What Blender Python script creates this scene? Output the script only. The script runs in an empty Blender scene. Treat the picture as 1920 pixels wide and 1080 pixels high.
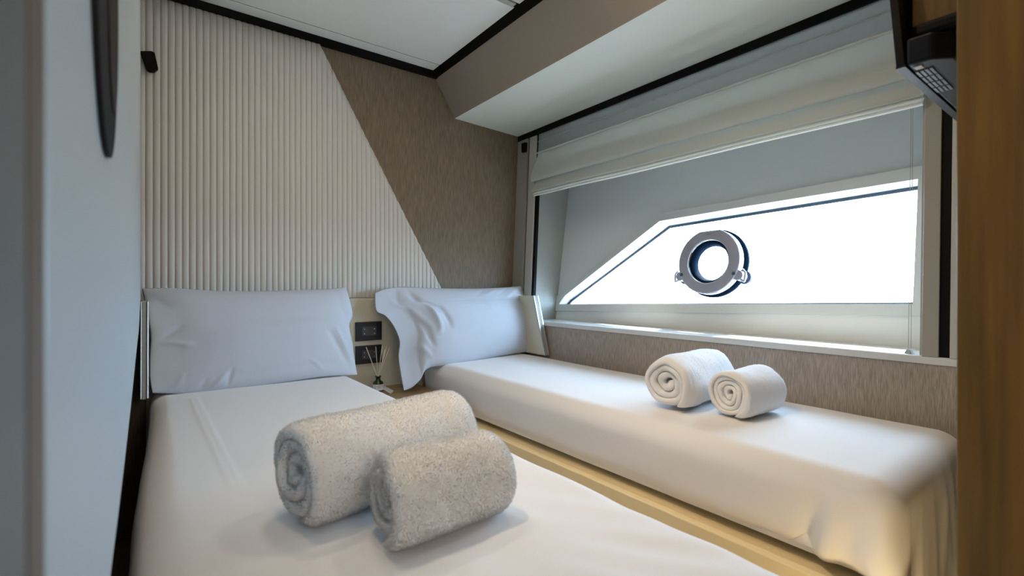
import bpy, bmesh, math, random
from mathutils import Vector, noise, Matrix
C = bpy.context.scene.collection
sc = bpy.context.scene
D = 2.3            # distance from the lens to the headboard wall, m
H = 0.95           # lens height above the cabin floor, m
F = 898.0          # focal length in pixels of a 1920 px wide frame
R_ = random.Random(7)

# ------------------------------------------------------------ camera, world, lights, exposure
cam = bpy.data.objects.new('camera', bpy.data.cameras.new('camera'))
C.objects.link(cam); sc.camera = cam
cam.location = (0, 0, H)
cam.rotation_euler = (math.pi/2, 0, -math.atan2(.6, .8))
cam.data.sensor_width = 36; cam.data.lens = F/1920*36
cam.data.shift_y = -3/1920
cam.data.clip_start = .005; cam.data.clip_end = 3000
cam.data.dof.use_dof = True; cam.data.dof.focus_distance = 1.9; cam.data.dof.aperture_fstop = 4.6

w = bpy.data.worlds.new('world'); sc.world = w; w.use_nodes = True
bg = w.node_tree.nodes['Background']
bg.inputs[0].default_value = (.50, .72, 1, 1); bg.inputs[1].default_value = 21.5

vs = sc.view_settings
vs.view_transform = 'Standard'; vs.look = 'None'; vs.gamma = 1; vs.use_curve_mapping = False
vs.exposure = 0.0

def light(name, kind, loc, power, col, size, rot=(0,0,0), spread=None):
    l = bpy.data.lights.new(name, kind); l.energy = power; l.color = col
    if kind == 'AREA':
        l.shape = 'DISK'; l.size = size
        if spread: l.spread = spread
    o = bpy.data.objects.new(name, l); C.objects.link(o); o.location = loc; o.rotation_euler = rot
    return o
WARM = (1, .82, .60)
for lx, ly, lp in ((1.02, .80, 2.2), (.58, .13, .9), (.45, 1.33, 2.8)):
    light('downlight_lamp', 'AREA', (lx, ly, 2.088), lp, WARM, .16)
aim = Vector((-.56, .02, .83)).to_track_quat('Z', 'Y').to_euler()
light('tilted_fill_light', 'AREA', (.16, .80, 2.05), 2.0, (1, .76, .50), .14, aim, math.radians(78))  # added warm fill aimed at the side and rail of the right bed
light('footwell_lamp', 'AREA', (.90, .150, .26), .85, (1, .76, .40), .06, Vector((-.55, -.60, -.35)).to_track_quat('Z', 'Y').to_euler())
light('rear_fill_light', 'AREA', (.30, -.85, 1.30), 5.0, (1, .90, .80), .45, (math.radians(86), 0, math.radians(-8)))  # added fill behind the camera, lifts the near faces of towels and pillows
sun = light('sun', 'SUN', (4, 1.3, 4), 20.0, (1, .95, .86), 1)
sun.data.angle = math.radians(.8)
sun.rotation_euler = Vector((.715, .10, 1)).to_track_quat('Z', 'Y').to_euler()     # high sun on the window side
port = light('window_portal', 'AREA', (.90*D, .56*D, H+.05*D), 1, (1, 1, 1), 1, (0, math.radians(90), 0))
port.data.shape = 'RECTANGLE'; port.data.size = .26*D; port.data.size_y = .74*D
port.data.cycles.is_portal = True

# ------------------------------------------------------------ helpers
def ray(u, v):
    a = (u-960)/F; b = (537-v)/F
    return Vector((.6+.8*a, .8-.6*a, b))
CAM = Vector((0, 0, H))
def on(u, v, n, d):            # meets plane n.(p-cam)=d
    r = ray(u, v); n = Vector(n)
    return CAM + r*(d/n.dot(r))
def on_x(u, v, x): return on(u, v, (1,0,0), x)
def on_y(u, v, y): return on(u, v, (0,1,0), y)
def on_z(u, v, z): return on(u, v, (0,0,1), z)
def XW(z): return .755*D + .05*z          # inner face of the window wall (z relative to lens)
def on_wall(u, v, off=0): return on(u, v, (1,0,-.05), .755*D+off)
HX, HS = .851*D, .14
def on_hull(u, v, off=0): return on(u, v, (1,0,-HS), HX+off)

def nz(p, s=1.0, seed=0.0): return noise.noise(Vector(p)*s + Vector((seed*7.13, seed*3.7, seed*11.1)))

def mat(name, col, rough=.5, metal=0, **k):
    m = bpy.data.materials.new(name); m.use_nodes = True
    nt = m.node_tree; b = nt.nodes['Principled BSDF']
    b.inputs['Base Color'].default_value = (*col, 1); b.inputs['Roughness'].default_value = rough
    b.inputs['Metallic'].default_value = metal
    for kk, v in k.items(): b.inputs[kk.replace('_', ' ')].default_value = v
    return m
def tex(m, scale=(1,1,1), nscale=20, detail=4, c0=None, c1=None, bump=0, bdist=.001, lo=.35, hi=.65, bscale=None):
    nt = m.node_tree; b = nt.nodes['Principled BSDF']
    tc = nt.nodes.new('ShaderNodeTexCoord'); mp = nt.nodes.new('ShaderNodeMapping')
    mp.inputs['Scale'].default_value = scale
    nt.links.new(tc.outputs['Object'], mp.inputs[0])
    n = nt.nodes.new('ShaderNodeTexNoise'); n.inputs['Scale'].default_value = nscale; n.inputs['Detail'].default_value = detail
    nt.links.new(mp.outputs[0], n.inputs[0])
    if c0:
        r = nt.nodes.new('ShaderNodeValToRGB')
        r.color_ramp.elements[0].position = lo; r.color_ramp.elements[1].position = hi
        r.color_ramp.elements[0].color = (*c0, 1); r.color_ramp.elements[1].color = (*c1, 1)
        nt.links.new(n.outputs[0], r.inputs[0]); nt.links.new(r.outputs[0], b.inputs['Base Color'])
    if bump:
        src = n
        if bscale:
            src = nt.nodes.new('ShaderNodeTexNoise'); src.inputs['Scale'].default_value = bscale; src.inputs['Detail'].default_value = 3
            nt.links.new(mp.outputs[0], src.inputs[0])
        bp = nt.nodes.new('ShaderNodeBump'); bp.inputs['Strength'].default_value = bump; bp.inputs['Distance'].default_value = bdist
        nt.links.new(src.outputs[0], bp.inputs['Height']); nt.links.new(bp.outputs[0], b.inputs['Normal'])
    return m

M = {}
M['veneer'] = tex(mat('textured_brown_veneer', (.2,.16,.12), .6), (1,1,.035), 480, 4, (.115,.082,.050), (.25,.19,.125), .25, .0005, .33, .68)
M['veneer_r'] = tex(mat('lit_brown_veneer', (.2,.16,.12), .45), (1,1,.035), 480, 4, (.25,.21,.175), (.46,.39,.33), .2, .0005, .33, .68)  # same brown veneer, with the light on the under-sill wall put into its colour
M['rib'] = tex(mat('cream_leather_ribs', (.62,.60,.55), .5), (1,1,1), 300, 3, bump=.12, bdist=.0004)
M['leather'] = tex(mat('cream_leather', (.64,.60,.48), .45), (1,1,1), 400, 3, bump=.15, bdist=.0004)
M['ceil'] = tex(mat('white_ceiling_panel', (.90,.92,.88), .55), (1,1,1), 200, 2, bump=.05, bdist=.0003)
M['black'] = mat('black_trim', (.002,.002,.002), .55, Specular_IOR_Level=.15)
M['soffit'] = tex(mat('taupe_lining', (.34,.29,.24), .6), (1,1,1), 300, 2, bump=.08, bdist=.0003)
M['soffit_low'] = tex(mat('grey_cream_lining', (.76,.79,.72), .6), (1,1,1), 300, 2, bump=.08, bdist=.0003)
M['hull'] = tex(mat('grey_hull_lining', (.74,.76,.75), .6), (1,1,1), 300, 2, bump=.08, bdist=.0003)
M['frame'] = mat('painted_window_frame', (.64,.66,.65), .35)
M['sillm'] = mat('satin_grey_sill', (.66,.68,.67), .22)
M['jamb'] = mat('grey_jamb_lining', (.34,.35,.32), .5)
M['stile'] = mat('grey_stile', (.34,.33,.29), .45)
M['stile_l'] = mat('pale_grey_stile', (.52,.52,.48), .3)
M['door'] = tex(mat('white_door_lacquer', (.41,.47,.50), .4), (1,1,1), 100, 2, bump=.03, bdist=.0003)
M['grey_post'] = mat('grey_door_post', (.085,.10,.10), .4)
M['wood'] = tex(mat('oak_veneer', (.3,.17,.06), .5), (1,1,.05), 60, 6, (.13,.065,.010), (.26,.135,.022), .15, .0004, .3, .7)
M['nstand'] = tex(mat('oak_nightstand', (.3,.17,.06), .45), (.08,1,1), 90, 6, (.26,.16,.07), (.42,.27,.12), .1, .0003, .3, .7)
M['dark'] = mat('dark_veneer', (.02,.016,.012), .7)
M['chrome'] = mat('polished_chrome', (.82,.84,.86), .08, 1)
M['chrome_soft'] = mat('satin_chrome', (.62,.64,.65), .38, 1)
M['chrome_face'] = mat('brushed_chrome', (.36,.36,.42), .4, .35)
M['rubber'] = mat('dark_gasket', (.05,.075,.11), .5)
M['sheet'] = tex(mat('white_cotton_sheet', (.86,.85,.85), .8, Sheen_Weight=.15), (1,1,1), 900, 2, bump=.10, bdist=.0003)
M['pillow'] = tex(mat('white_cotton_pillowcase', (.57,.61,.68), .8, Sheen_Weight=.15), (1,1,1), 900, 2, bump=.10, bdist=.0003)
M['plush'] = tex(mat('white_plush_terry', (.86,.83,.79), .95, Sheen_Weight=.4), (1,1,1), 70, 4, (.95,.93,.90), (.99,.98,.97), .2, .002, .3, .65)
M['terry'] = tex(mat('white_terry', (.92,.91,.91), .95, Sheen_Weight=.3), (1,1,1), 420, 4, bump=.6, bdist=.002)
def downy(m, k):
    nt = m.node_tree; b = nt.nodes['Principled BSDF']; o = nt.nodes['Material Output']
    t = nt.nodes.new('ShaderNodeBsdfTranslucent'); mx = nt.nodes.new('ShaderNodeMixShader'); mx.inputs[0].default_value = k
    t.inputs[0].default_value = (.96, .95, .93, 1)
    nt.links.new(b.outputs[0], mx.inputs[1]); nt.links.new(t.outputs[0], mx.inputs[2]); nt.links.new(mx.outputs[0], o.inputs[0])
M['plush_pile'] = mat('plush_pile', (.99,.98,.96), .95, Sheen_Weight=.6); M['terry_pile'] = mat('terry_pile', (.98,.98,.98), .95, Sheen_Weight=.4)
downy(M['plush_pile'], .45); downy(M['terry_pile'], .45)
M['base'] = mat('cream_bed_base', (.92,.76,.46), .4)
M['plate'] = mat('black_socket_plate', (.008,.010,.016), .3)
M['module'] = mat('dark_grey_socket_module', (.055,.05,.06), .35)
M['pin'] = mat('steel_pin', (.7,.7,.72), .25, 1)
M['tvb'] = mat('black_tv_plastic', (.002,.002,.003), .5, Specular_IOR_Level=.2)
M['tvu'] = mat('dark_blue_black_plastic', (.006,.010,.018), .4, Specular_IOR_Level=.3)
M['tvg'] = mat('pale_blue_grille', (.20,.28,.36), .4)
M['reed'] = mat('pale_reed', (.80,.74,.62), .7)
M['label'] = mat('white_label', (.75,.77,.80), .6)
M['ink'] = mat('grey_print', (.25,.26,.28), .6)
M['bottle'] = mat('dark_green_glass', (.03,.09,.02), .05, Transmission_Weight=.55, IOR=1.5)
M['floor'] = tex(mat('floor_carpet', (.2,.17,.13), .9), (1,1,1), 300, 4, (.16,.13,.10), (.26,.22,.17), .3, .002)
M['sea'] = tex(mat('hazy_sea', (.1,.07,.055), 1, Specular_IOR_Level=0), (1,.15,1), .25, 6, (.26,.22,.20), (.34,.29,.26))
M['card'] = mat('white_card', (.8,.78,.74), .6)
def glass_mat():
    m = bpy.data.materials.new('window_glass'); m.use_nodes = True; nt = m.node_tree; nt.nodes.clear()
    o = nt.nodes.new('ShaderNodeOutputMaterial'); t = nt.nodes.new('ShaderNodeBsdfTransparent'); g = nt.nodes.new('ShaderNodeBsdfGlossy')
    t.inputs[0].default_value = (.96,.98,.98,1); g.inputs['Roughness'].default_value = .02
    mx = nt.nodes.new('ShaderNodeMixShader'); lw = nt.nodes.new('ShaderNodeLayerWeight'); lw.inputs[0].default_value = .5; pw = nt.nodes.new('ShaderNodeMath'); pw.operation = 'POWER'; pw.inputs[1].default_value = 5; nt.links.new(lw.outputs['Facing'], pw.inputs[0]); fr = nt.nodes.new('ShaderNodeMath'); fr.operation = 'MULTIPLY_ADD'; fr.inputs[1].default_value = .5; fr.inputs[2].default_value = .02; nt.links.new(pw.outputs[0], fr.inputs[0])
    nt.links.new(fr.outputs[0], mx.inputs[0]); nt.links.new(t.outputs[0], mx.inputs[1]); nt.links.new(g.outputs[0], mx.inputs[2])
    nt.links.new(mx.outputs[0], o.inputs[0]); return m
M['glass'] = glass_mat()
def blind_mat(name, col, tl, tr):
    m = mat(name, col, .85); nt = m.node_tree; b = nt.nodes['Principled BSDF']; o = nt.nodes['Material Output']
    tex(m, (1,1,1), 700, 2, bump=.15, bdist=.0003)
    t = nt.nodes.new('ShaderNodeBsdfTranslucent'); t.inputs[0].default_value = (*col, 1)
    mx = nt.nodes.new('ShaderNodeMixShader'); mx.inputs[0].default_value = tl
    nt.links.new(b.outputs[0], mx.inputs[1]); nt.links.new(t.outputs[0], mx.inputs[2])
    tp = nt.nodes.new('ShaderNodeBsdfTransparent'); m2 = nt.nodes.new('ShaderNodeMixShader'); m2.inputs[0].default_value = tr
    nt.links.new(mx.outputs[0], m2.inputs[1]); nt.links.new(tp.outputs[0], m2.inputs[2]); nt.links.new(m2.outputs[0], o.inputs[0])
    return m
M['sheer'] = blind_mat('sheer_blind_linen', (.40,.41,.41), .35, .14)
M['navy'] = mat('dark_navy_seal', (.003,.014,.035), .9, Specular_IOR_Level=.1)
M['hem'] = blind_mat('white_seam_lit_hem_linen', (.90,.92,.88), .30, .0)  # white seam tone; on the hems the window light is put into the colour
M['blind'] = blind_mat('cream_blind_linen', (.66,.68,.64), .30, .0)

def props(o, label=None, cat=None, group=None, kind=None):
    if label: o['label'] = label
    if cat: o['category'] = cat
    if group: o['group'] = group
    if kind: o['kind'] = kind
    return o
def thing(name, loc, label, cat, group=None, kind=None):
    o = bpy.data.objects.new(name, None); C.objects.link(o); o.location = loc; o.empty_display_size = .05
    return props(o, label, cat, group, kind)
def wloc(o):
    v = Vector(o.location)
    while o.parent: o = o.parent; v += o.location
    return v
def obj(name, bm, m, parent=None, smooth=False, label=None, bevel=0, mats=None):
    """link a bmesh given in world coordinates as one mesh object"""
    bmesh.ops.recalc_face_normals(bm, faces=bm.faces)
    me = bpy.data.meshes.new(name)
    if parent is not None: org = wloc(parent)
    else:
        co = [v.co for v in bm.verts]
        org = Vector(((min(c.x for c in co)+max(c.x for c in co))/2, (min(c.y for c in co)+max(c.y for c in co))/2, min(c.z for c in co)))
    bmesh.ops.translate(bm, verts=bm.verts, vec=-org)
    bm.to_mesh(me); bm.free()
    for mm in (mats or [m]): me.materials.append(mm)
    if smooth:
        for p in me.polygons: p.use_smooth = True
    o = bpy.data.objects.new(name, me); C.objects.link(o)
    if parent is None: o.location = org
    else: o.parent = parent
    if bevel:
        b = o.modifiers.new('bevel', 'BEVEL'); b.width = bevel; b.segments = 2; b.limit_method = 'ANGLE'; b.angle_limit = math.radians(40)
    if label: o['label'] = label
    return o
def box(a, b, bm=None):
    bm = bm or bmesh.new()
    a, b = [min(p) for p in zip(a, b)], [max(p) for p in zip(a, b)]
    v = [bm.verts.new((x, y, z)) for x in (a[0], b[0]) for y in (a[1], b[1]) for z in (a[2], b[2])]
    for f in ((0,1,3,2),(4,6,7,5),(0,4,5,1),(2,3,7,6),(0,2,6,4),(1,5,7,3)): bm.faces.new([v[i] for i in f])
    return bm
def prism(pts, d, bm=None):
    """polygon pts (Vectors) extruded by vector d"""
    bm = bm or bmesh.new(); d = Vector(d)
    A = [bm.verts.new(p) for p in pts]; B = [bm.verts.new(Vector(p)+d) for p in pts]
    bm.faces.new(A); bm.faces.new(B[::-1]); n = len(pts)
    for i in range(n): bm.faces.new((A[i], B[i], B[(i+1)%n], A[(i+1)%n]))
    return bm
def ringloft(loops, close=False, bm=None, cap=False):
    bm = bm or bmesh.new()
    V = [[bm.verts.new(p) for p in l] for l in loops]; n = len(V[0]); k = len(V)
    for j in range(k if close else k-1):
        for i in range(n):
            bm.faces.new((V[j][i], V[j][(i+1)%n], V[(j+1)%k][(i+1)%n], V[(j+1)%k][i]))
    if cap: bm.faces.new(V[0]); bm.faces.new(V[-1][::-1])
    return bm
def tube(p, q, r, n=8, r2=None, bm=None):
    p, q = Vector(p), Vector(q); d = (q-p).normalized(); u = d.orthogonal().normalized(); w_ = d.cross(u); r2 = r if r2 is None else r2
    L = [[c + (u*math.cos(2*math.pi*i/n) + w_*math.sin(2*math.pi*i/n))*rr for i in range(n)] for c, rr in ((p, r), (q, r2))]
    return ringloft(L, bm=bm, cap=True)
def grid(fn, nu, nv, bm=None):
    bm = bm or bmesh.new()
    V = [[bm.verts.new(fn(i/nu, j/nv)) for i in range(nu+1)] for j in range(nv+1)]
    for j in range(nv):
        for i in range(nu): bm.faces.new((V[j][i], V[j][i+1], V[j+1][i+1], V[j+1][i]))
    return bm
def Z(z): return H + z          # z relative to the lens -> world

# ------------------------------------------------------------ room shell
ZC = .498*D
YF = -1.0
props(obj('floor', box((-.4, YF, -.05), (2.2, D+.1, 0)), M['floor']), 'carpeted cabin floor under the beds', 'floor', kind='structure')
wb = props(obj('wall_back', box((-.4, D, 0), (2.2, D+.08, Z(ZC)+.05)), M['veneer']), 'brown textured veneer wall behind the headboard', 'wall', kind='structure')
obj('cornice_strip', box((-.3, D-.02, Z(.4825*D)), (.535*D, D-.0005, Z(ZC)-.001)), M['black'], wb, label='black strip along the ceiling edge')
props(obj('wall_left', box((-.35, YF, 0), (-.27, D, Z(ZC))), M['dark']), 'dark wall behind the left bed', 'wall', kind='structure')
props(obj('wall_entrance', box((-.35, YF-.08, 0), (2.2, YF, Z(ZC))), M['dark']), 'wall of the entrance behind the viewpoint', 'wall', kind='structure')
# ceiling: slab and the lining panels below it
cl = props(obj('ceiling', box((-.4, YF-.1, Z(ZC)+.008), (2.2, D+.1, Z(ZC)+.06)), M['black']), 'white panelled cabin ceiling with black joints', 'ceiling', kind='structure')
XE = .522*D
for (y0, y1) in ((.9630, .999), (.684, .9595), (.40, .668), (YF/D, .386)):
    obj('panel', box((-.3, y0*D, Z(ZC)), (XE, y1*D, Z(ZC)+.007)), M['ceil'], cl, bevel=.002)
obj('joint_strip', box((-.3, .9595*D, Z(ZC)+.002), (XE, .9630*D, Z(ZC)+.007)), M['stile'], cl, label='grey joint near the headboard wall')
obj('joint_strip', box((-.3, .672*D, Z(ZC)+.001), (XE-.02, .684*D, Z(ZC)+.007)), M['stile_l'], cl, label='grey recessed joint strip')
# soffit
P = lambda x, z: Vector((x*D, D, Z(z*D)))
sf = props(obj('trim_1', prism([P(.5185,.498), P(.5785,.402), P(.5790,.412), P(.53,.498)], (0, -D+YF, 0)), M['soffit']), 'sloping taupe soffit face above the right bed', 'soffit', kind='structure')
obj('edge_strip', prism([P(.5165,.4985), P(.5275,.4835), P(.5300,.4850), P(.5220,.4985)], (0, -D+YF, 0)), M['black'], sf, label='black strip along the ceiling edge')
props(obj('trim_2', prism([P(.5783,.402), P(.772,.394), P(.95,.394), P(.95,.42), P(.5783,.42)], (0, -D+YF, 0)), M['soffit_low']), 'pale grey underside of the soffit above the blind', 'soffit', kind='structure')
props(obj('trim_3', prism([P(.769,.380), P(.769,.395), P(.778,.395), P(.778,.380)], (0, -D+.1, 0)), M['black']), 'black strip along the top of the window recess', 'trim', kind='structure')

# window wall below the sill, sill, jambs, hull lining
XL = lambda z: Vector((XW(z), 0, Z(z)))
ZS = -.0845*D
Y0W, Y1W = .05*D, D
pw = [Vector((XW(-.9), Y1W, 0)), Vector((XW(ZS-.03), Y1W, Z(ZS-.022))), Vector((XW(ZS)+.03, Y1W, Z(ZS-.022))), Vector((XW(0)+.03, Y1W, 0))]
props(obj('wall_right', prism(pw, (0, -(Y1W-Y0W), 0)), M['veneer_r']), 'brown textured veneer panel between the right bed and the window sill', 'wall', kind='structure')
props(obj('trim_4', prism([Vector((XW(ZS)-.006, Y1W, Z(ZS-.0215))), Vector((XW(ZS)-.006, Y1W, Z(ZS-.002))), Vector((XW(ZS)-.004, Y1W, Z(ZS))), Vector((HX+.12, Y1W, Z(ZS))), Vector((HX+.12, Y1W, Z(ZS-.0215)))], (0, -(Y1W-Y0W), 0)), M['sillm'], bevel=.001), 'pale grey window sill ledge with a bright front edge', 'window sill', kind='structure')
# hull lining with the window opening
frame_out = [(1042,583), (1045,556), (1243,400.5), (1400,373), (1731,311), (1728,593)]
frame_in  = [(1050.5,570.5), (1061,555), (1239,415.5), (1400,388), (1723,337), (1713,570.5)]
glass_o   = [(1061,574), (1069,564.5), (1256,424), (1400,401), (1730,348.6), (1724,574)]
Dn = Vector((1,0,-HS)).normalized()
fo = [on_hull(*p) for p in frame_out]; fi = [on_hull(*p) for p in frame_in]; go = [on_hull(*p, off=.085) for p in glass_o]
def hp(y, z): return Vector((HX+HS*z, y, Z(z)))
outer = [hp(D, -.12*D), hp(D, .12*D), hp(D, .43*D), hp(.6*D, .43*D), hp(.08*D, .43*D), hp(.08*D, -.12*D)]
bm = ringloft([outer, fi]); 
hl = props(obj('wall_hull', bm, M['hull']), 'grey lining of the sloping hull side around the window', 'wall', kind='structure')
bm = ringloft([fi, go]); obj('reveal', bm, M['frame'], hl, label='white painted reveal of the window opening')
# outside skin behind the lining so that no daylight gets round it
bm = ringloft([[p + Dn*.11 for p in outer], [p + Dn*.02 for p in go]]); obj('hull_plate', bm, M['dark'], hl)
# frame > gasket, pane
wn = thing('window_1', sum(fo, Vector())/6, 'long grey-framed hull window with a sloping top left corner', 'window', kind='structure')
lip = lambda L, d: [p - Dn*d for p in L]
c_ = sum(fi, Vector())/6
obj('window_frame', ringloft([fo, lip(fo, .010), lip([p + (c_-p).normalized()*-.0 for p in fi], .010), [p + Dn*.004 for p in fi]], close=True), M['frame'], wn, bevel=.002)
gi = []
for i, p in enumerate(go):
    gi.append(p)
def inset(L, d):
    out = []; n = len(L)
    c = sum(L, Vector())/n; nn = (L[1]-c).cross(L[3]-c).normalized()
    for i in range(n):
        a = (L[i]-L[i-1]).normalized(); b = (L[(i+1)%n]-L[i]).normalized()
        na, nb = nn.cross(a), nn.cross(b)
        if na.dot(c-L[i]) < 0: na, nb = -na, -nb
        m_ = (na+nb).normalized(); out.append(L[i] + m_*d/max(.3, m_.dot(na)))
    return out
g2 = inset(go, .012)
obj('gasket', ringloft([go, [p - Dn*.006 for p in go], [p - Dn*.006 for p in g2], g2], close=True), M['rubber'], wn)
g3 = [p - Dn*.002 for p in inset(go, .001)]
obj('pane', prism(g3, Dn*.006), M['glass'], wn, label='clear window pane')
# recess ends
jy = lambda u, v: on_wall(u, v).y
YJ = .930*D
props(obj('trim_5', prism([Vector((XW(ZS)+.004, YJ, Z(ZS))), Vector((XW(.39*D)+.004, YJ, Z(.395*D))), Vector((HX+.16, YJ, Z(.395*D))), Vector((HX+.05, YJ, Z(ZS)))], (0, .03, 0)), M['jamb']), 'grey jamb at the headboard end of the window recess', 'window jamb', kind='structure')
YK = .170*D
props(obj('trim_6', prism([Vector((XW(ZS)+.004, YK, Z(ZS))), Vector((XW(.39*D)+.004, YK, Z(.395*D))), Vector((HX+.16, YK, Z(.395*D))), Vector((HX+.05, YK, Z(ZS)))], (0, -.03, 0)), M['jamb']), 'grey jamb at the foot end of the window recess', 'window jamb', kind='structure')
def strip(parent, name, m, y0, y1, proud, z0=ZS, z1=.385*D, th=.02, label=None):
    pts = [Vector((XW(z0)-proud, y0, Z(z0))), Vector((XW(z0)-proud, y1, Z(z0))), Vector((XW(z1)-proud, y1, Z(z1))), Vector((XW(z1)-proud, y0, Z(z1)))]
    return obj(name, prism(pts, (th+proud, 0, 0)), m, parent, bevel=.0015 if m is not M['black'] else 0, label=label)
s1 = thing('trim_7', (XW(0), .965*D, Z(ZS)), 'grey vertical window post strips beside the brown wall', 'window post', kind='structure')
def yw(u, v=400): return on_wall(u, v).y
strip(s1, 'post_board', M['stile'], D, yw(986.5), .010)
strip(s1, 'dark_slot', M['black'], yw(986.5), yw(989.5), -.004)
strip(s1, 'post_board', M['stile_l'], yw(989.5), yw(1001.5), .006)
strip(s1, 'dark_slot', M['black'], yw(1001.5), yw(1005.5), -.003)
q = on_wall(990, 277); 
obj('latch', box((q.x-.028, q.y-.005, q.z-.028), (q.x+.002, q.y+.03, q.z+.028)), M['black'], s1, bevel=.004, label='small black block near the top')
s2 = thing('trim_8', (XW(0), .16*D, Z(ZS)), 'grey vertical window post strips behind the wooden partition', 'window post', kind='structure')
strip(s2, 'post_board', M['stile'], yw(1733), yw(1764.5), .008)
strip(s2, 'dark_slot', M['black'], yw(1764.5), yw(1785), .000)
strip(s2, 'post_board', M['stile_l'], yw(1785), yw(1785)-.28, .008)
# foot side: wooden partition, header over the television
XP = .75; cy = XP*ray(1793, 500).y/ray(1793, 500).x
wf = props(obj('wall_foot', box((XP, YF, 0), (2.2, cy, Z(ZC))), M['wood'], bevel=.002), 'oak veneer partition in the near right foreground', 'wall', kind='structure')
props(obj('trim_9', box((.93, cy, Z(.396)), (2.0, .2190, Z(ZC))), M['wood'], bevel=.001), 'oak veneer header above the television', 'trim', kind='structure')
props(obj('wall_end', box((1.36, cy, 0), (2.2, .20, Z(.396))), M['veneer']), 'wall at the foot of the right bed', 'wall', kind='structure')

# sea
bm = bmesh.new(); vv = [bm.verts.new(p) for p in ((3, -2500, -1.4), (2500, -2500, -1.4), (2500, 2500, -1.4), (3, 2500, -1.4))]; bm.faces.new(vv)
props(obj('sea', bm, M['sea']), 'pale hazy sea outside the window', 'sea', kind='structure')

# ------------------------------------------------------------ door on the left
XD = -.030
dpx = [(208,1080), (222,970), (235,860), (246,760), (255,670), (260.5,620), (263.5,560)]
pts = [on_x(u, v, XD) for u, v in dpx]
ye = pts[-1].y
pts = [Vector((XD, .232, pts[0].z-.004)), Vector((XD, .42, pts[0].z-.003))] + pts + [Vector((XD, ye, Z(ZC)-.005)), Vector((XD, .232, Z(ZC)-.005))]
dr = thing('door_1', (XD-.013, ye/2, Z(-.27)), 'white lacquered cabin door standing open in the left foreground', 'door', kind='structure')
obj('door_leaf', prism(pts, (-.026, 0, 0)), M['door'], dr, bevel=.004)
bm = bmesh.new(); cyy, czz = .478, Z(.225); N = 40
def disc(rx, ry, x0, x1, bm, cy_=cyy, cz_=czz):
    L = [[Vector((x, cy_+rx*math.cos(2*math.pi*i/N), cz_+ry*math.sin(2*math.pi*i/N))) for i in range(N)] for x in (x0, x1)]
    return ringloft(L, bm=bm, cap=True)
pl = obj('handle_plate', disc(.105, .125, XD+.0003, XD+.0035, bmesh.new()), mat('dark_grey_handle_plate', (.018,.02,.022), .9, Specular_IOR_Level=.1), dr)
obj('finger_pull', disc(.060, .092, XD+.0033, XD+.0045, bmesh.new(), .515, czz+.01), M['black'], pl)
obj('edge_band', box((XD-.026, .204, Z(-.9)), (XD, .230, Z(ZC)-.005)), mat('brown_edge', (.10,.07,.045), .5), dr, label='brown band at the near edge of the door')
props(obj('door_post', box((XD-.05, .12, 0), (XD, .203, Z(ZC)-.002)), M['grey_post'], bevel=.003), 'dark grey door post at the left edge of the view', 'door post', kind='structure')

# ------------------------------------------------------------ ribbed headboard panel
ZB = -.0236*D; XR1 = .5365*D; XR0 = -.03*D
rp = thing('ribbed_wall_panel', (.25*D, D-.02, Z(ZB)), 'cream padded wall panel of vertical ribs with a slanted right edge', 'wall panel')
ztop = .4825*D
ax, az = .2665*D, .483*D; bx, bz = .5365*D, 0.0
def dz(x):   # slanted edge
    return az + (x-ax)*(bz-az)/(bx-ax)
xend = bx + (ZB-bz)*(bx-ax)/(bz-az)
n = 58; wd = (xend-XR0)/n; seg = 8
obj('backing', prism([Vector((XR0, D, Z(ZB))), Vector((xend, D, Z(ZB))), Vector((ax, D, Z(ztop))), Vector((XR0, D, Z(ztop)))], (0, -.012, 0)), M['leather'], rp)
for k in range(n):
    x0 = XR0+k*wd; bm = bmesh.new(); cols = []
    for i in range(seg+1):
        s = i/seg; x = x0+s*wd; y = D-.012-.0048*(1-abs(2*s-1)**3.2)
        zt = min(ztop, dz(x)-.0015); zt = max(zt, ZB+.002)
        row = []
        nzs = 12
        for j in range(nzs+1):
            z = ZB + (zt-ZB)*j/nzs
            wob = .0008*nz((k*3.1, z*5, 0)) if 0 < i < seg else 0
            row.append(bm.verts.new((x+ (.0007*nz((k*1.7, z*4, 3))), y+wob, Z(z))))
        cols.append(row)
    for i in range(seg):
        for j in range(nzs): bm.faces.new((cols[i][j], cols[i+1][j], cols[i+1][j+1], cols[i][j+1]))
    b0 = [bm.verts.new((c[-1].co.x, D-.011, c[-1].co.z)) for c in cols]
    for i in range(seg): bm.faces.new((cols[i][-1], cols[i+1][-1], b0[i+1], b0[i]))
    obj('rib', bm, M['rib'], rp, smooth=True)
# black reading light / hook on the panel
hk = thing('wall_reading_light', on_y(281, 115, D-.04), 'small black reading light on the ribbed panel near the door', 'reading light')
hc = on_y(282, 114, D-.045)
quad = [on_y(u, v, D-.05) for u, v in ((262,95), (284,95), (290,98), (297,129), (290,134), (281,134), (275,131))]
obj('lamp_head', prism(quad, (0, .018, 0)), M['black'], hk, bevel=.003)
obj('wall_mount', tube((hc.x, D-.032, hc.z), (hc.x, D-.012, hc.z), .012, 16), M['black'], hk)

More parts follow.
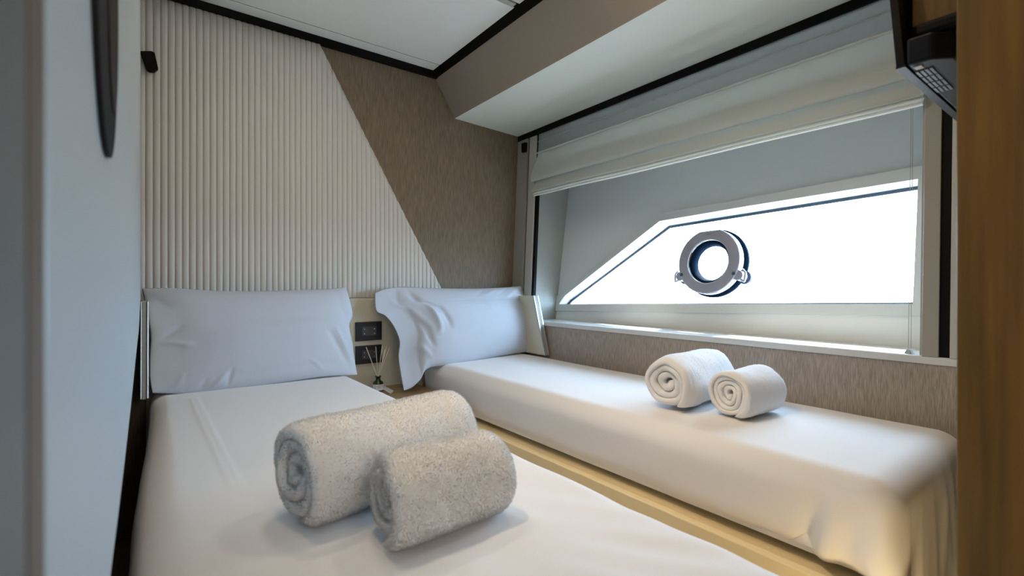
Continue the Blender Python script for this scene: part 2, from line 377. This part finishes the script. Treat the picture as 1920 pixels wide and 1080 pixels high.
# lower headboard with wings
hb = thing('headboard', (.36*D, D-.03, Z(-.36*D)), 'cream leather headboard with chrome-edged side wings behind both pillows', 'headboard')
ZH = ZB-.002
obj('back_pad', box((-.02, D-.036, Z(-.40*D)), (.7440*D, D-.0005, Z(ZH))), M['leather'], hb, bevel=.008)
def wing(x0, x1, ytop, ybot, inner):
    zb = -.161*D
    pr = [(D-.03, ZH+.004), (ytop, ZH+.004), (ybot, zb), (D-.03, zb)]
    o = obj('side_wing', prism([Vector((x0, y, Z(z))) for y, z in pr], (x1-x0, 0, 0)), M['leather'], hb, bevel=.004)
    d = .008
    for (ya, yb, nm) in ((0, -.005, 'chrome_edge'),):
        e = [(ytop+.001, ZH+.006), (ytop-.006, ZH+.006), (ybot-.006, zb), (ybot+.001, zb)]
        obj(nm, prism([Vector((x0 - .001, y, Z(z))) for y, z in e], ((x1-x0)*.24, 0, 0)), M['chrome_soft'], o, bevel=.002)
        obj(nm, prism([Vector((x0+(x1-x0)*.70, y, Z(z))) for y, z in e], ((x1-x0)*.30+.001, 0, 0)), M['chrome_soft'], o, bevel=.003)
        obj('dark_inlay', prism([Vector((x0+(x1-x0)*.24, y+.002, Z(z))) for y, z in e], ((x1-x0)*.46, 0, 0)), M['stile'], o)
wing(.7285*D, .7440*D, .888*D, .846*D, -1)
wing(-.033, -.0115, .885*D, .862*D, 1)

# ------------------------------------------------------------ nightstand, sockets, diffuser
ZN = -.213*D
ns = thing('nightstand', (.385*D, .88*D, 0), 'narrow oak-topped nightstand between the two beds', 'nightstand')
obj('top', box((.308*D, .76*D, Z(ZN)-.022), (.462*D, D-.037, Z(ZN))), M['nstand'], ns, bevel=.002)
cab = obj('cabinet', box((.310*D, .765*D, .05), (.460*D, D-.04, Z(ZN)-.0225)), M['base'], ns)
obj('drawer_front', box((.315*D, .765*D-.014, .25), (.455*D, .765*D-.0005, Z(ZN)-.03)), M['base'], ns, bevel=.002)
def socket(px, label, mirror):
    c = [on_y(u, v, D-.038) for u, v in px]
    x0, x1 = c[0].x, c[1].x; z1, z0 = (c[0].z+c[1].z)/2, (c[2].z+c[3].z)/2
    t = thing('wall_socket', ((x0+x1)/2, D-.037, z0), label, 'socket plate')
    obj('cover_plate', box((x0, D-.046, z0), (x1, D-.0365, z1)), M['plate'], t, bevel=.002)
    w_, h = x1-x0, z1-z0
    mo = obj('socket_module', box((x0+.24*w_, D-.048, z0+.27*h), (x1-.22*w_, D-.0459, z1-.25*h)), M['module'], t, bevel=.0008)
    for sx in (.32, .70):
        for sz in (.38, .62):
            p = Vector((x0+sx*w_, D-.0485, z0+sz*h)); obj('pin', tube(p, p+Vector((0,.002,0)), .0022, 10), M['pin'], mo)
socket([(666,604), (715,602.5), (715,637), (666,640)], 'black wall socket plate between the beds, upper of the two', 0)
socket([(666,649), (715,645.5), (715,678.5), (666,684)], 'black wall socket plate behind the diffuser reeds, lower of the two', 0)

dc = on_y(709, 722, .945*D); dc.z = Z(ZN)
df = thing('reed_diffuser', dc, 'dark green glass reed diffuser with pale sticks on the nightstand', 'diffuser')
def lathe(c, prof, n=28, bm=None, cap=True):
    return ringloft([[c+Vector((r*math.cos(2*math.pi*i/n), r*math.sin(2*math.pi*i/n), z)) for i in range(n)] for r, z in prof], bm=bm, cap=cap)
obj('bottle', lathe(dc, [(.022,0),(.025,.003),(.025,.034),(.022,.042),(.013,.049),(.0105,.054),(.0105,.064),(.0145,.066),(.0145,.070),(.009,.070),(.009,.055)]), M['bottle'], df, smooth=True)
bm = bmesh.new(); a0 = math.radians(-200); 
V = [[bm.verts.new(dc+Vector((.0256*math.cos(a0+i*math.radians(220)/20), .0256*math.sin(a0+i*math.radians(220)/20), z))) for i in range(21)] for z in (.006, .034)]
for i in range(20): bm.faces.new((V[0][i], V[0][i+1], V[1][i+1], V[1][i]))
lb = obj('label', bm, M['label'], df, label='white paper label with grey print')
cm = (Vector((CAM.x-dc.x, CAM.y-dc.y, 0))).normalized(); sd = Vector((-cm.y, cm.x, 0))
for z, hw in ((.028,.008), (.0235,.010), (.019,.006)):
    bm = bmesh.new(); A = []
    for i in range(7):
        an = -hw/.026 + i*2*hw/.026/6; p = dc + (cm*math.cos(an)+sd*math.sin(an))*.0259
        A.append((bm.verts.new(p+Vector((0,0,z))), bm.verts.new(p+Vector((0,0,z+.0016)))))
    for i in range(6): bm.faces.new((A[i][0], A[i+1][0], A[i+1][1], A[i][1]))
    obj('print_line', bm, M['ink'], lb)
for (u, v, y) in ((686.5,651,.95), (704.5,650,.97), (716.5,648.5,.93), (725.5,650,.955), (722,655,.925), (730.5,651.5,.945)):
    tip = on_y(u, v, y*D); dirv = (tip-(dc+Vector((0,0,.068))))
    foot = dc+Vector((dirv.x*-.18*.6, dirv.y*-.10, .012)); neck = dc+Vector((0,0,.068))+Vector((dirv.x,dirv.y,0))*.06
    bm = tube(neck, tip, .0016, 6); tube(foot, neck, .0016, 6, bm=bm); obj('reed', bm, M['reed'], df)
q = on_z(728, 737, ZN+.001)
props(obj('card', prism([on_z(u, v, ZN+.0008) for u, v in ((712,727), (718,722), (738,733), (733,739))], (0,0,.0012)), M['card']), 'small white card lying on the nightstand beside the diffuser', 'card')

# ------------------------------------------------------------ beds
def soft_box(lo, hi, r, res, disp, bm=None):
    bm = bm or bmesh.new(); lo, hi = Vector(lo), Vector(hi); ext = hi-lo
    cnt = [max(2, int(round(ext[i]/res[i]))) for i in range(3)]
    cache = {}
    def vert(i, j, k):
        key = (i, j, k)
        if key in cache: return cache[key]
        p = Vector((lo.x+ext.x*i/cnt[0], lo.y+ext.y*j/cnt[1], lo.z+ext.z*k/cnt[2]))
        q_ = Vector([min(max(p[a], lo[a]+r[a]), hi[a]-r[a]) for a in range(3)])
        d = Vector([(p[a]-q_[a])/r[a] for a in range(3)])
        m_ = max(abs(d.x), abs(d.y), abs(d.z)); l = d.length
        if l > 1e-6:
            d2 = d*(m_/l); q2 = q_+Vector([d2[a]*r[a] for a in range(3)]); nn = Vector([d[a]/r[a] for a in range(3)]).normalized()
        else: q2 = p; nn = Vector((0,0,1))
        q2 = q2 + disp(q2, nn)
        cache[key] = bm.verts.new(q2); return cache[key]
    X, Y, K = cnt
    for i in range(X):
        for j in range(Y):
            for k in (0, K): bm.faces.new((vert(i,j,k), vert(i+1,j,k), vert(i+1,j+1,k), vert(i,j+1,k)))
    for i in range(X):
        for k in range(K):
            for j in (0, Y): bm.faces.new((vert(i,j,k), vert(i+1,j,k), vert(i+1,j,k+1), vert(i,j,k+1)))
    for j in range(Y):
        for k in range(K):
            for i in (0, X): bm.faces.new((vert(i,j,k), vert(i,j+1,k), vert(i,j+1,k+1), vert(i,j,k+1)))
    return bm
ZM = -.1635*D; ZBASE = -.252*D
def segd(p, a, b):
    ab = b-a; t = max(0, min(1, (p-a).dot(ab)/ab.length_squared)); return (p-(a+ab*t)).length, t
def sstep(a, b, x):
    t = max(0, min(1, (x-a)/(b-a))); return t*t*(3-2*t)
cA, cB = on_z(363, 748, ZM), on_z(445, 915, ZM)
def left_disp(p, n):
    o = Vector()
    h = .0025*nz((p.x*2.2, p.y*1.6, 0), 1, 1)
    # soft diagonal ripples towards the near right
    wgt = sstep(1.3, .5, p.y)*sstep(.15, .45, p.x)
    s = p.x*.9 + p.y*.55
    h += wgt*.0060*nz((s*16, (p.y-p.x)*3, 0), 1, 2) + .0012*nz((p.x*9, p.y*6, 0), 1, 5)
    d, t = segd(Vector((p.x, p.y)), Vector((cA.x, cA.y)), Vector((cB.x, cB.y)))
    if n.z > .7: h += .0017*math.exp(-((d-.007)/.0048)**2)*(1-t*.5)
    if n.z > -.3: o += n*h
    side = 1-sstep(ZM-.10, ZM-.02, p.z-H)
    if n.x < 0: o += Vector((-1,0,0))*.020*sstep(1.95, .9, p.y)*sstep(0, .8, -n.x)
    if abs(n.x) > .4: o += n*(.006*nz((p.y*7, p.z*5, 0), 1, 4))*side
    return o
def right_disp(p, n):
    o = Vector(); zz = p.z-H
    h = .0018*nz((p.x*2.5, p.y*2.0, 0), 1, 11) + .0008*nz((p.x*9, p.y*7, p.z*9), 1, 12)
    down = 1-sstep(ZBASE+.02, ZM-.01, zz)
    foot = 1-sstep(.30, .75, p.y)
    ws = sstep(.15, .85, -n.x); wf_ = sstep(.15, .85, -n.y)
    h += ws*(down*(.006*nz((p.y*5+zz*4, zz*9, 0), 1, 13)) + foot*down*.022*nz((p.y*11+zz*9, zz*4, 0), 1, 14) - .010*down*down)
    # one deep tuck beside the corner, then hanging folds round the foot end
    h += ws*(-.018*down*math.exp(-((p.y-.385+zz*.25+.08)/.018)**2)+.014*down*math.exp(-((p.y-.345+zz*.25+.08)/.022)**2))
    rg = lambda q_: (1-min(1, abs(q_)*3.2))**1.6
    h += wf_*down*(.020*rg(nz((p.x*9+zz*2.2, zz*1.5, 0), 1, 15)) + .012*rg(nz((p.x*19-zz*3, zz*3, 0), 1, 16)) - .004)
    h += ws*foot*down*.015*rg(nz((p.y*8+zz*5, zz*3, 0), 1, 17))*sstep(.62, .40, p.y)
    o += n*h + Vector((0,0,-1))*.17*wf_*down*sstep(0, 1, down)
    return o
beds = []
def bed(label, x0, x1, y0, y1, disp, res, slab, rr, xb):
    t = thing('single_bed', ((x0+x1)/2, (y0+y1)/2, 0), label, 'bed')
    obj('bed_base', box((x0+.004, y0+.055, .0), (xb, y1, Z(ZBASE)-.014)), M['base'], t, bevel=.003)
    mt = thing('mattress', ((x0+x1)/2, (y0+y1)/2, Z(ZBASE)), slab, 'mattress')
    obj('mattress_core', box((x0+.04, y0+.07, Z(ZBASE)+.006), (x1-.03, y1-.03, Z(ZM)-.035)), M['sheet'], mt, bevel=.02)
    obj('fitted_sheet', soft_box((x0+.016, y0, Z(ZBASE)+.002), (x1-.002, y1, Z(ZM)), rr, res, disp), M['sheet'], mt, smooth=True)
    return t
bl = bed('single bed on the left with cream base, nearest the door', -.025, .2985*D, .05*D, .972*D, left_disp, (.006,.009,.012), 'mattress in a smooth white fitted sheet on the left bed, under two plush towels', (.05,.06,.055), .2965*D)
br = bed('single bed on the right with cream base, under the window', .468*D, .742*D, .1215*D, .972*D, right_disp, (.009,.009,.008), 'mattress in a white fitted sheet on the right bed, with bunched folds at its foot', (.06,.062,.06), .733*D)
obj('side_rail', box((.461*D, .10*D, Z(ZBASE)-.060), (.461*D+.024, .765*D, Z(ZBASE)-.002)), M['base'], br, bevel=.003)
obj('side_rail', box((.2985*D-.022, .02*D, Z(ZBASE)-.060), (.2985*D+.002, .765*D, Z(ZBASE)-.002)), M['base'], bl, bevel=.003)

# ------------------------------------------------------------ pillows
def poly(pts, vert=False):
    L = [0]
    for a, b in zip(pts, pts[1:]): L.append(L[-1]+(abs(b.z-a.z)+.3*(b-a).length if vert else (b-a).length))
    def f(t):
        s = t*L[-1]
        for i in range(len(pts)-1):
            if s <= L[i+1]+1e-9:
                k = (s-L[i])/max(1e-9, L[i+1]-L[i])
                p0 = pts[max(i-1,0)]; p1 = pts[i]; p2 = pts[i+1]; p3 = pts[min(i+2,len(pts)-1)]
                return .5*((2*p1)+(p2-p0)*k+(2*p0-5*p1+4*p2-p3)*k*k+(3*p1-p0-3*p2+p3)*k*k*k)
        return pts[-1]
    return f
def coons(B, T, L, R):
    b, t, l, r = poly(B), poly(T), poly(L, True), poly(R, True)
    def f(s, q):
        return b(s)*(1-q)+t(s)*q+l(q)*(1-s)+r(q)*s-(b(0)*(1-s)*(1-q)+b(1)*s*(1-q)+t(0)*(1-s)*q+t(1)*s*q)
    return f
def pillow(label, B, T, L, R, thick, wr, nrm, flap=0.0, seed=0, back=.35):
    f = coons(B, T, L, R); nrm = Vector(nrm).normalized()
    def prof(s, q):
        s2 = max(0, (s-flap)/(1-flap))
        e = (1-abs(2*s2-1)**2.6); g = (1-abs(2*q-1)**2.4)
        return (max(e,0)**.75)*(max(g,0)**.75)
    NU, NV = 120, 84; bm = bmesh.new()
    def pt(s, q, side):
        p = f(s, q); h = prof(s, q)*thick; edge = min(1, 6*min(s, 1-s))*min(1, 6*min(q, 1-q))
        k = wr(s, q)*edge
        if side > 0: return p + nrm*(h+k+.003*min(1, 12*min(s,1-s,q,1-q)))
        return p - nrm*(h*back)+nrm*(k*.3 if edge else 0)
    V = [[bm.verts.new(pt(i/NU, j/NV, 1)) for i in range(NU+1)] for j in range(NV+1)]
    W = [[V[j][i] if i in (0,NU) or j in (0,NV) else bm.verts.new(pt(i/NU, j/NV, -1)) for i in range(NU+1)] for j in range(NV+1)]
    for j in range(NV):
        for i in range(NU):
            bm.faces.new((V[j][i], V[j][i+1], V[j+1][i+1], V[j+1][i]))
            try: bm.faces.new((W[j][i], W[j+1][i], W[j+1][i+1], W[j][i+1]))
            except ValueError: pass
    return props(obj('pillow', bm, M['pillow'], smooth=True), label, 'pillow')
def crease(s, q, s0, q0, s1, q1, w_, a):
    d, t = segd(Vector((s, q)), Vector((s0, q0)), Vector((s1, q1)))
    return 1.5*a*math.exp(-(d/w_)**2)*math.sin(math.pi*min(1, .15+t*.85))
def px(lst): return [on_y(u, v, y*D) for u, v, y in lst]
def wrL(s, q):
    h = .004*nz((s*3, q*3, 0), 1, 21)+.0018*nz((s*9, q*7, 0), 1, 22)
    for a in ((.02,.42,.14,.62,.020,-.010),(.0,.48,.20,.40,.022,.007),(.25,.03,.32,.16,.012,.006),(.31,.02,.35,.20,.010,-.006),(.20,.03,.24,.13,.012,-.005),
              (.97,.10,.88,.55,.014,.010),(.93,.10,.84,.50,.016,-.008),(.99,.45,.90,.80,.02,-.007),(.02,.95,.10,.75,.02,-.007),(.80,.06,.72,.20,.012,.004),(.10,.05,.14,.18,.012,.004)):
        h += crease(s, q, *a)
    return h
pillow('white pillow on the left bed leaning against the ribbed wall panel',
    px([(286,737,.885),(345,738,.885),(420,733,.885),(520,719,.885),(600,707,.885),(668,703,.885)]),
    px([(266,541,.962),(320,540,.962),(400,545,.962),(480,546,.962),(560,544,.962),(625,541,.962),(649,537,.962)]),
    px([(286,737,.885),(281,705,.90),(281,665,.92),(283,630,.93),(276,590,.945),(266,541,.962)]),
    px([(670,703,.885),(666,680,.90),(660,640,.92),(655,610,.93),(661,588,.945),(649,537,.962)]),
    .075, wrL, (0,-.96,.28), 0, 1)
def wrR(s, q):
    h = .0035*nz((s*3, q*3, 0), 1, 31)+.0016*nz((s*10, q*8, 0), 1, 32)
    for a in ((.18,.95,.30,.62,.022,-.012),(.24,.80,.27,.35,.018,.010),(.16,.55,.24,.20,.016,-.010),(.30,.70,.33,.40,.014,-.006),
              (.95,.97,.80,.80,.014,.006),(.88,.97,.75,.84,.012,-.006),(.80,.98,.66,.85,.012,.005),(.70,.98,.60,.84,.012,-.004),(.62,.72,.67,.60,.012,.004),
              (.98,.6,.93,.2,.014,-.006),(.10,.85,.20,.45,.02,.007),(.12,.35,.22,.1,.018,.008)):
        h += crease(s, q, *a)
    h += .010*sstep(.30, .10, s)*math.sin(q*17+s*9)*.6
    return h
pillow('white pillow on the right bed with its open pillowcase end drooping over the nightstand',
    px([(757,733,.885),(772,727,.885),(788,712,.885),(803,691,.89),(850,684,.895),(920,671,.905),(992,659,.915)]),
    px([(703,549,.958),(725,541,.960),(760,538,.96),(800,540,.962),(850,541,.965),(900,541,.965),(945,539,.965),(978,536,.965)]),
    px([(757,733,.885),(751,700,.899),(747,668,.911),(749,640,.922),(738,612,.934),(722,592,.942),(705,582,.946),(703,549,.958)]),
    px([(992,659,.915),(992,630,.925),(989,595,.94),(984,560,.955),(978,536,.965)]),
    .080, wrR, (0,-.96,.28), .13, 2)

# ------------------------------------------------------------ rolled towels
def towel(label, c, L, R, m, yaw, seed, turns=4.2, th=.013, end_at=-1.9, fluff=.0012, fuzz=0, group=None, tele=.006, squash=.90, lump=.0045, pile=1.0):
    bm = bmesh.new(); rnd = random.Random(seed)
    r0 = .0065; pitch = (R-th/2-r0)/turns; th = min(th, pitch*.94)
    nphi = int(turns*46); nax = int(L/.0045)
    ring_x = []
    phi_end = turns*2*math.pi
    # cross-section (axial, radial)
    sec = []
    for i in range(nax+1): sec.append((-L/2+th*.5+(L-th)*i/nax, th/2, 1))
    for i in range(1, 6): a = math.pi/2-math.pi*i/6; sec.append((L/2-th*.5+th*.5*math.cos(a), th*.5*math.sin(a), 0))
    ni = 6
    for i in range(ni+1): sec.append((L/2-th*.5-(L-th)*i/ni, -th/2, 0))
    for i in range(1, 6): a = -math.pi/2-math.pi*i/6; sec.append((-L/2+th*.5+th*.5*math.cos(a), th*.5*math.sin(a), 0))
    rows = []
    cy_, sy_ = math.cos(yaw), math.sin(yaw)
    for j in range(nphi+1):
        ph = phi_end*j/nphi; an = end_at-(phi_end-ph)
        rr = r0+pitch*ph/(2*math.pi)
        outer = sstep(turns-1.05, turns-.95, ph/(2*math.pi))
        taper = min(1, (phi_end-ph)/.22+.15)*min(1, ph/.4+.2)
        tel = tele*nz((ph*.55, seed*3.3, 0), 1, seed)-tele*.9*(1-ph/phi_end)
        row = []
        for (x, dr_, o_) in sec:
            x_ = x*(1+2*tel/L); dr2 = dr_*taper
            rad = rr+dr2+.5*th*(1-taper)*-1*0
            ex = 1-(abs(x)/(L/2))**10*.10*outer           # soften the outer ends
            y, z = rad*math.cos(an)*ex, rad*math.sin(an)*ex
            y += lump*nz((x*11, y*16, z*16), 1, seed+1); z += lump*nz((x*11, y*16, z*16), 1, seed+2)
            if o_ and outer > .5:
                f_ = fluff*(nz((x*95, y*95, z*95), 1, seed+3)+.6*nz((x*210, y*210, z*210), 1, seed+4))
                y += f_*math.cos(an); z += f_*math.sin(an)
            elif not o_:
                f_ = fluff*1.1*nz((x*150, y*150, z*150), 1, seed+5); x_ += f_
            lim = -R*squash
            if z < lim+.01: z = lim+.01-(1-math.exp(-(lim+.01-z)/.01))*.01
            row.append(bm.verts.new((c.x+x_*cy_-y*sy_, c.y+x_*sy_+y*cy_, c.z+R*squash+z)))
        rows.append(row)
    n_ = len(sec)
    for j in range(nphi):
        for i in range(n_): bm.faces.new((rows[j][i], rows[j][(i+1)%n_], rows[j+1][(i+1)%n_], rows[j+1][i]))
    bm.faces.new(rows[0]); bm.faces.new(rows[-1][::-1])
    if fuzz:                                              # pile: short tufts on the outer turn and the ends
        bmesh.ops.recalc_face_normals(bm, faces=bm.faces); bm.normal_update()
        fs = []; bn = []; nmain = len(bm.verts); bm.verts.index_update(); mn = [v.normal.copy() for v in bm.verts]
        jl = int(nphi*(1-1.02/turns))
        cand = [f for f in bm.faces if len(f.verts) == 4]
        sel = []
        for j in range(nphi):
            for i in range(n_):
                f = cand[j*n_+i]
                ou = i < nax
                if (j >= jl and ou) or (nax <= i < nax+6) or i >= n_-6: sel.append((f, f.calc_area()))
        tot = sum(a for _, a in sel); 
        for f, a in sel:
            k = a/tot*fuzz; k = int(k)+(rnd.random() < k-int(k))
            if not k: continue
            vs_ = [v.co.copy() for v in f.verts]; nn = f.normal.copy()
            for _ in range(k):
                s, t = rnd.random(), rnd.random()
                p = (vs_[0]*(1-s)+vs_[1]*s)*(1-t)+(vs_[3]*(1-s)+vs_[2]*s)*t
                lean = Vector((nz(p, 30, 61), nz(p, 30, 62), nz(p, 30, 63)))*1.3+Vector((rnd.uniform(-.3,.3), rnd.uniform(-.3,.3), rnd.uniform(-.3,.3)))
                d = (nn+lean*.8).normalized(); sd_ = d.cross(Vector((rnd.random()-.5, rnd.random()-.5, rnd.random()-.5))).normalized()*.00035*(.6+.4*pile)
                ln = rnd.uniform(.0022, .0045)*pile
                va = bm.verts.new(p-sd_-nn*.0005); vb = bm.verts.new(p+sd_-nn*.0005); vc = bm.verts.new(p+d*ln)
                fs.append((va, vb, vc)); bn.extend((nn, nn, nn))
        for t_ in fs: bm.faces.new(t_).material_index = 1
    # normals of the main shell are already consistent
    me = bpy.data.meshes.new('rolled_towel'); org = Vector((c.x, c.y, c.z))
    if not fuzz: bmesh.ops.recalc_face_normals(bm, faces=bm.faces)
    bmesh.ops.translate(bm, verts=bm.verts, vec=-org); bm.to_mesh(me); bm.free(); me.materials.append(m); me.materials.append(M['plush_pile'] if m is M['plush'] else M['terry_pile'])
    for p_ in me.polygons: p_.use_smooth = True
    if fuzz: me.normals_split_custom_set_from_vertices([tuple(v) for v in mn+bn])
    o = bpy.data.objects.new('rolled_towel', me); C.objects.link(o); o.location = org
    return props(o, label, 'towel', group)
def tc_(x, y, dz_=0.0): return Vector((x*D, y*D, Z(ZM)+dz_))
towel('large plush white rolled towel on the left bed, behind the small one', tc_(.147,.3665), .150*D, .039*D, M['plush'], math.atan2(.030,.142), 3, turns=3.2, th=.022, fuzz=100000, fluff=.002, tele=.012)
towel('small plush white rolled towel on the left bed, in front of the large one', tc_(.158,.2935), .088*D, .0325*D, M['plush'], math.atan2(.003,.087), 5, turns=3.0, th=.018, fuzz=80000, fluff=.002, tele=.010)
towel('large white rolled towel on the right bed against the window side', tc_(.606,.390), .140*D, .0395*D, M['terry'], math.atan2(.012,.137), 8, turns=3.3, th=.0225, fluff=.0016, tele=.018, end_at=-2.15, fuzz=45000, lump=.0075, pile=.5)
towel('small white rolled towel on the right bed, right of the large one', tc_(.610,.311), .084*D, .0325*D, M['terry'], math.atan2(-.008,.08), 12, turns=4.2, th=.0150, fluff=.0014, tele=.012, end_at=-2.0, fuzz=32000, lump=.006, pile=.5)

# ------------------------------------------------------------ roman blind
yl, yr = on_wall(1011, 270).y, on_wall(1735, 120).y
yL2, yR2 = on_wall(1003, 360).y, on_wall(1731, 200).y
rb = thing('roman_blind', (XW(.38*D), (yl+yr)/2, Z(.23*D)), 'pale linen roman blind pulled up above the hull window', 'blind')
def shade(name, prof, m, seed, wav=.004, nsub=5, thick=.0):
    pts = [Vector((o_, z*D, 0)) for z, o_ in prof]; f = poly(pts)
    NP = nsub*len(prof); NY = 150
    def g(s, t):
        p = f(t); y = yl+(yr-yl)*s
        o_ = p.x+wav*nz((y*3, p.y*7, 0), 1, seed); z = p.y+wav*1.2*nz((y*2.2, p.y*2, 0), 1, seed+1)*t
        return Vector((XW(z)-.004-o_, y, Z(z)))
    return obj(name, grid(g, NY, NP), m, rb, smooth=True)
shade('upper_panel', [(.386,0),(.372,.001),(.358,.001),(.345,.002),(.3315,.003)], M['sheer'], 41, .0015)
def seam(z, off, r, m=None, wav=.0015, seed=41):
    bm = bmesh.new(); loops = []
    for i in range(81):
        y = yl+(yr-yl)*i/80; zz = z*D+wav*1.2*nz((y*2.2, z*D*2, 0), 1, seed+1)
        x = XW(zz)-.004-off
        loops.append([Vector((x+r*math.cos(a), y, Z(zz)+r*math.sin(a))) for a in (0, 1.05, 2.09, 3.14, 4.19, 5.24)])
    return obj('seam', ringloft(loops, bm=bm, cap=True), m or M['blind'], rb, smooth=True)
seam(.3600, .0035, .0026, M['blind']); seam(.3315, .0095, .0045, M['hem'])
shade('fold', [(.3315,.004),(.322,.008),(.308,.020),(.292,.034),(.276,.046),(.266,.050),(.2595,.046),(.258,.036),(.262,.020),(.268,.006)], M['blind'], 45, .004)
shade('fold', [(.272,.004),(.262,.012),(.252,.022),(.244,.030),(.2375,.036),(.2345,.036),(.2335,.030),(.236,.018)], M['blind'], 49, .005)
shade('fold', [(.240,.002),(.236,.012),(.2325,.024),(.2300,.030),(.2280,.026),(.2285,.012)], M['hem'], 49, .005)
shade('hem', [(.234,.000),(.230,.010),(.2270,.020),(.2245,.022),(.2235,.014),(.226,.004)], M['hem'], 49, .005)
bm = tube(on_wall(1708.5, 190, .02), on_wall(1703, 655, .02)+Vector((0,0,0)), .0007, 6)
tube(on_wall(1712, 190, .02), on_wall(1708, 655, .02), .0007, 6, bm=bm)
obj('pull_cord', bm, M['stile'], rb, label='thin double pull cord at the right end')
q = on_wall(1705, 654, .02); obj('cord_anchor', tube(Vector((q.x, q.y, Z(ZS)-.001)), Vector((q.x, q.y, Z(ZS)+.012)), .012, 14, .006), M['chrome'], rb, label='small chrome cord anchor on the sill')

# ------------------------------------------------------------ opening porthole on the pane
pc = on_hull(1327, 490, .085-.062); ex = Vector((0,-1,0)); n_in = -Dn; up = n_in.cross(ex).normalized()
if up.z < 0: up = -up
ph = thing('opening_porthole', pc+Dn*.06, 'round polished chrome opening porthole set in the window pane', 'porthole')
def ring(prof, n=72, flat=None):
    """prof: (radius, depth towards the cabin) closed loop swept round the porthole axis"""
    L = []
    for r, d in prof:
        l = []
        for i in range(n):
            a = 2*math.pi*i/n; x, z = r*math.cos(a), r*math.sin(a)
            if flat and z > flat*r/prof[0][0] and r > .9*prof[0][0]: z = flat+(z-flat)*.15
            l.append(pc+ex*x+up*z+n_in*d)
        L.append(l)
    return ringloft(L, close=True)
RO = .149; RI = .099
obj('rear_flange', ring([(RO+.007,-.066),(RO+.007,-.054),(RO-.008,-.050),(RI-.006,-.050),(RI-.006,-.066)]), M['navy'], ph, smooth=False)
obj('body_ring', ring([(RO-.004,-.052),(RO-.001,-.030),(RO-.004,-.012),(RO-.010,-.004),(RI,-.004),(RI-.004,-.030),(RI-.008,-.052)]), M['chrome'], ph, smooth=True)
obj('inner_seal', ring([(RI-.002,-.010),(RI-.014,-.020),(RI-.022,-.050),(RI-.010,-.060),(RI-.0005,-.050)]), M['navy'], ph, smooth=True)
fr_ = obj('face_ring', ring([(RO-.001,-.006),(RO-.002,.001),(RO-.005,.003),(RI+.003,.003),(RI,.001),(RI,-.006)], flat=RO*.93), M['chrome_face'], ph)
bm = bmesh.new()
for k, (cx0, wd_) in enumerate(((-.012,.0035), (-.005,.0025), (.0, .0025), (.005,.0025), (.010,.0025))):
    p = pc+ex*(cx0)+up*(.124)+n_in*.0032
    prism([p+ex*-wd_*.5+up*-.0018, p+ex*wd_*.5+up*-.0018, p+ex*wd_*.5+up*.0018, p+ex*-wd_*.5+up*.0018], n_in*.0003, bm)
obj('maker_mark', bm, M['module'], fr_, label='small engraved mark at the top of the ring')
L = [[pc+ex*(RI-.014)*math.cos(2*math.pi*i/48)+up*(RI-.014)*math.sin(2*math.pi*i/48)+n_in*d for i in range(48)] for d in (-.048,-.044)]
obj('port_glass', ringloft(L, cap=True), M['glass'], ph)
for ang in (205, -25):
    a = math.radians(ang); rad = ex*math.cos(a)+up*math.sin(a)
    b0 = pc+rad*(RO+.004); 
    o_ = obj('latch', tube(b0+n_in*-.052, b0+n_in*-.004, .022, 20), M['chrome_face'], ph, smooth=False, bevel=.002)
    obj('latch_foot', tube(b0+rad*.004+n_in*-.066, b0+rad*.004+n_in*-.053, .030, 20), M['rubber'], o_)
    obj('screw', tube(b0-rad*.014+n_in*.002, b0-rad*.014+n_in*.006, .0075, 16), M['rubber'], o_)
    tn = rad.cross(n_in)
    # loop handle that swings beside the ring
    loop = [b0+rad*.010+up*-.012, b0+rad*.032+up*-.014, b0+rad*.034+up*.026, b0+rad*.020+up*.034]
    bm = bmesh.new()
    for p_, q_ in zip(loop, loop[1:]): tube(p_+n_in*-.012, q_+n_in*-.012, .0045, 10, bm=bm)
    obj('latch_loop', bm, M['chrome_face'], o_, smooth=True)

# ------------------------------------------------------------ television at the foot of the right bed
tz = Z(.328); tx = .896
tv = thing('television', (tx+.2, .21, tz), 'thin black wall television seen edge-on at the top right', 'television')
tilt = .020
sp = [Vector((tx, .2300, tz)), Vector((tx, .2195, tz+.002)), Vector((tx, .2195+tilt, tz+.26)), Vector((tx, .2300+tilt, tz+.26))]
obj('screen_panel', prism(sp, (.42, 0, 0)), M['tvb'], tv, bevel=.001)
hs = [Vector((tx+.003, .2190, tz+.001)), Vector((tx+.006, .190, tz+.002)), Vector((tx+.03, .168, tz+.002)), Vector((tx+.40, .162, tz+.002)), Vector((tx+.40, .2190, tz+.001))]
ho = obj('rear_housing', prism(hs, (0, 0, .040)), M['tvu'], tv, bevel=.004)
obj('bottom_bezel', box((tx, .2192, tz-.001), (tx+.42, .2305, tz+.003)), M['tvu'], tv)
obj('mount_block', box((tx+.02, cy+.001, tz+.043), (tx+.12, .2185, tz+.067)), M['tvb'], tv, bevel=.008)
for i in range(4):
    for j in range(4):
        a = Vector((tx+.040+.033*i, .1965+.0056*j, tz-.0002)); obj('vent_slot', box(a, a+Vector((.028, .0034, .0014))), M['tvg'], ho)
obj('status_light', box((tx+.016, .204, tz-.0003), (tx+.030, .213, tz+.0012)), M['label'], ho, label='small pale sticker under the housing')
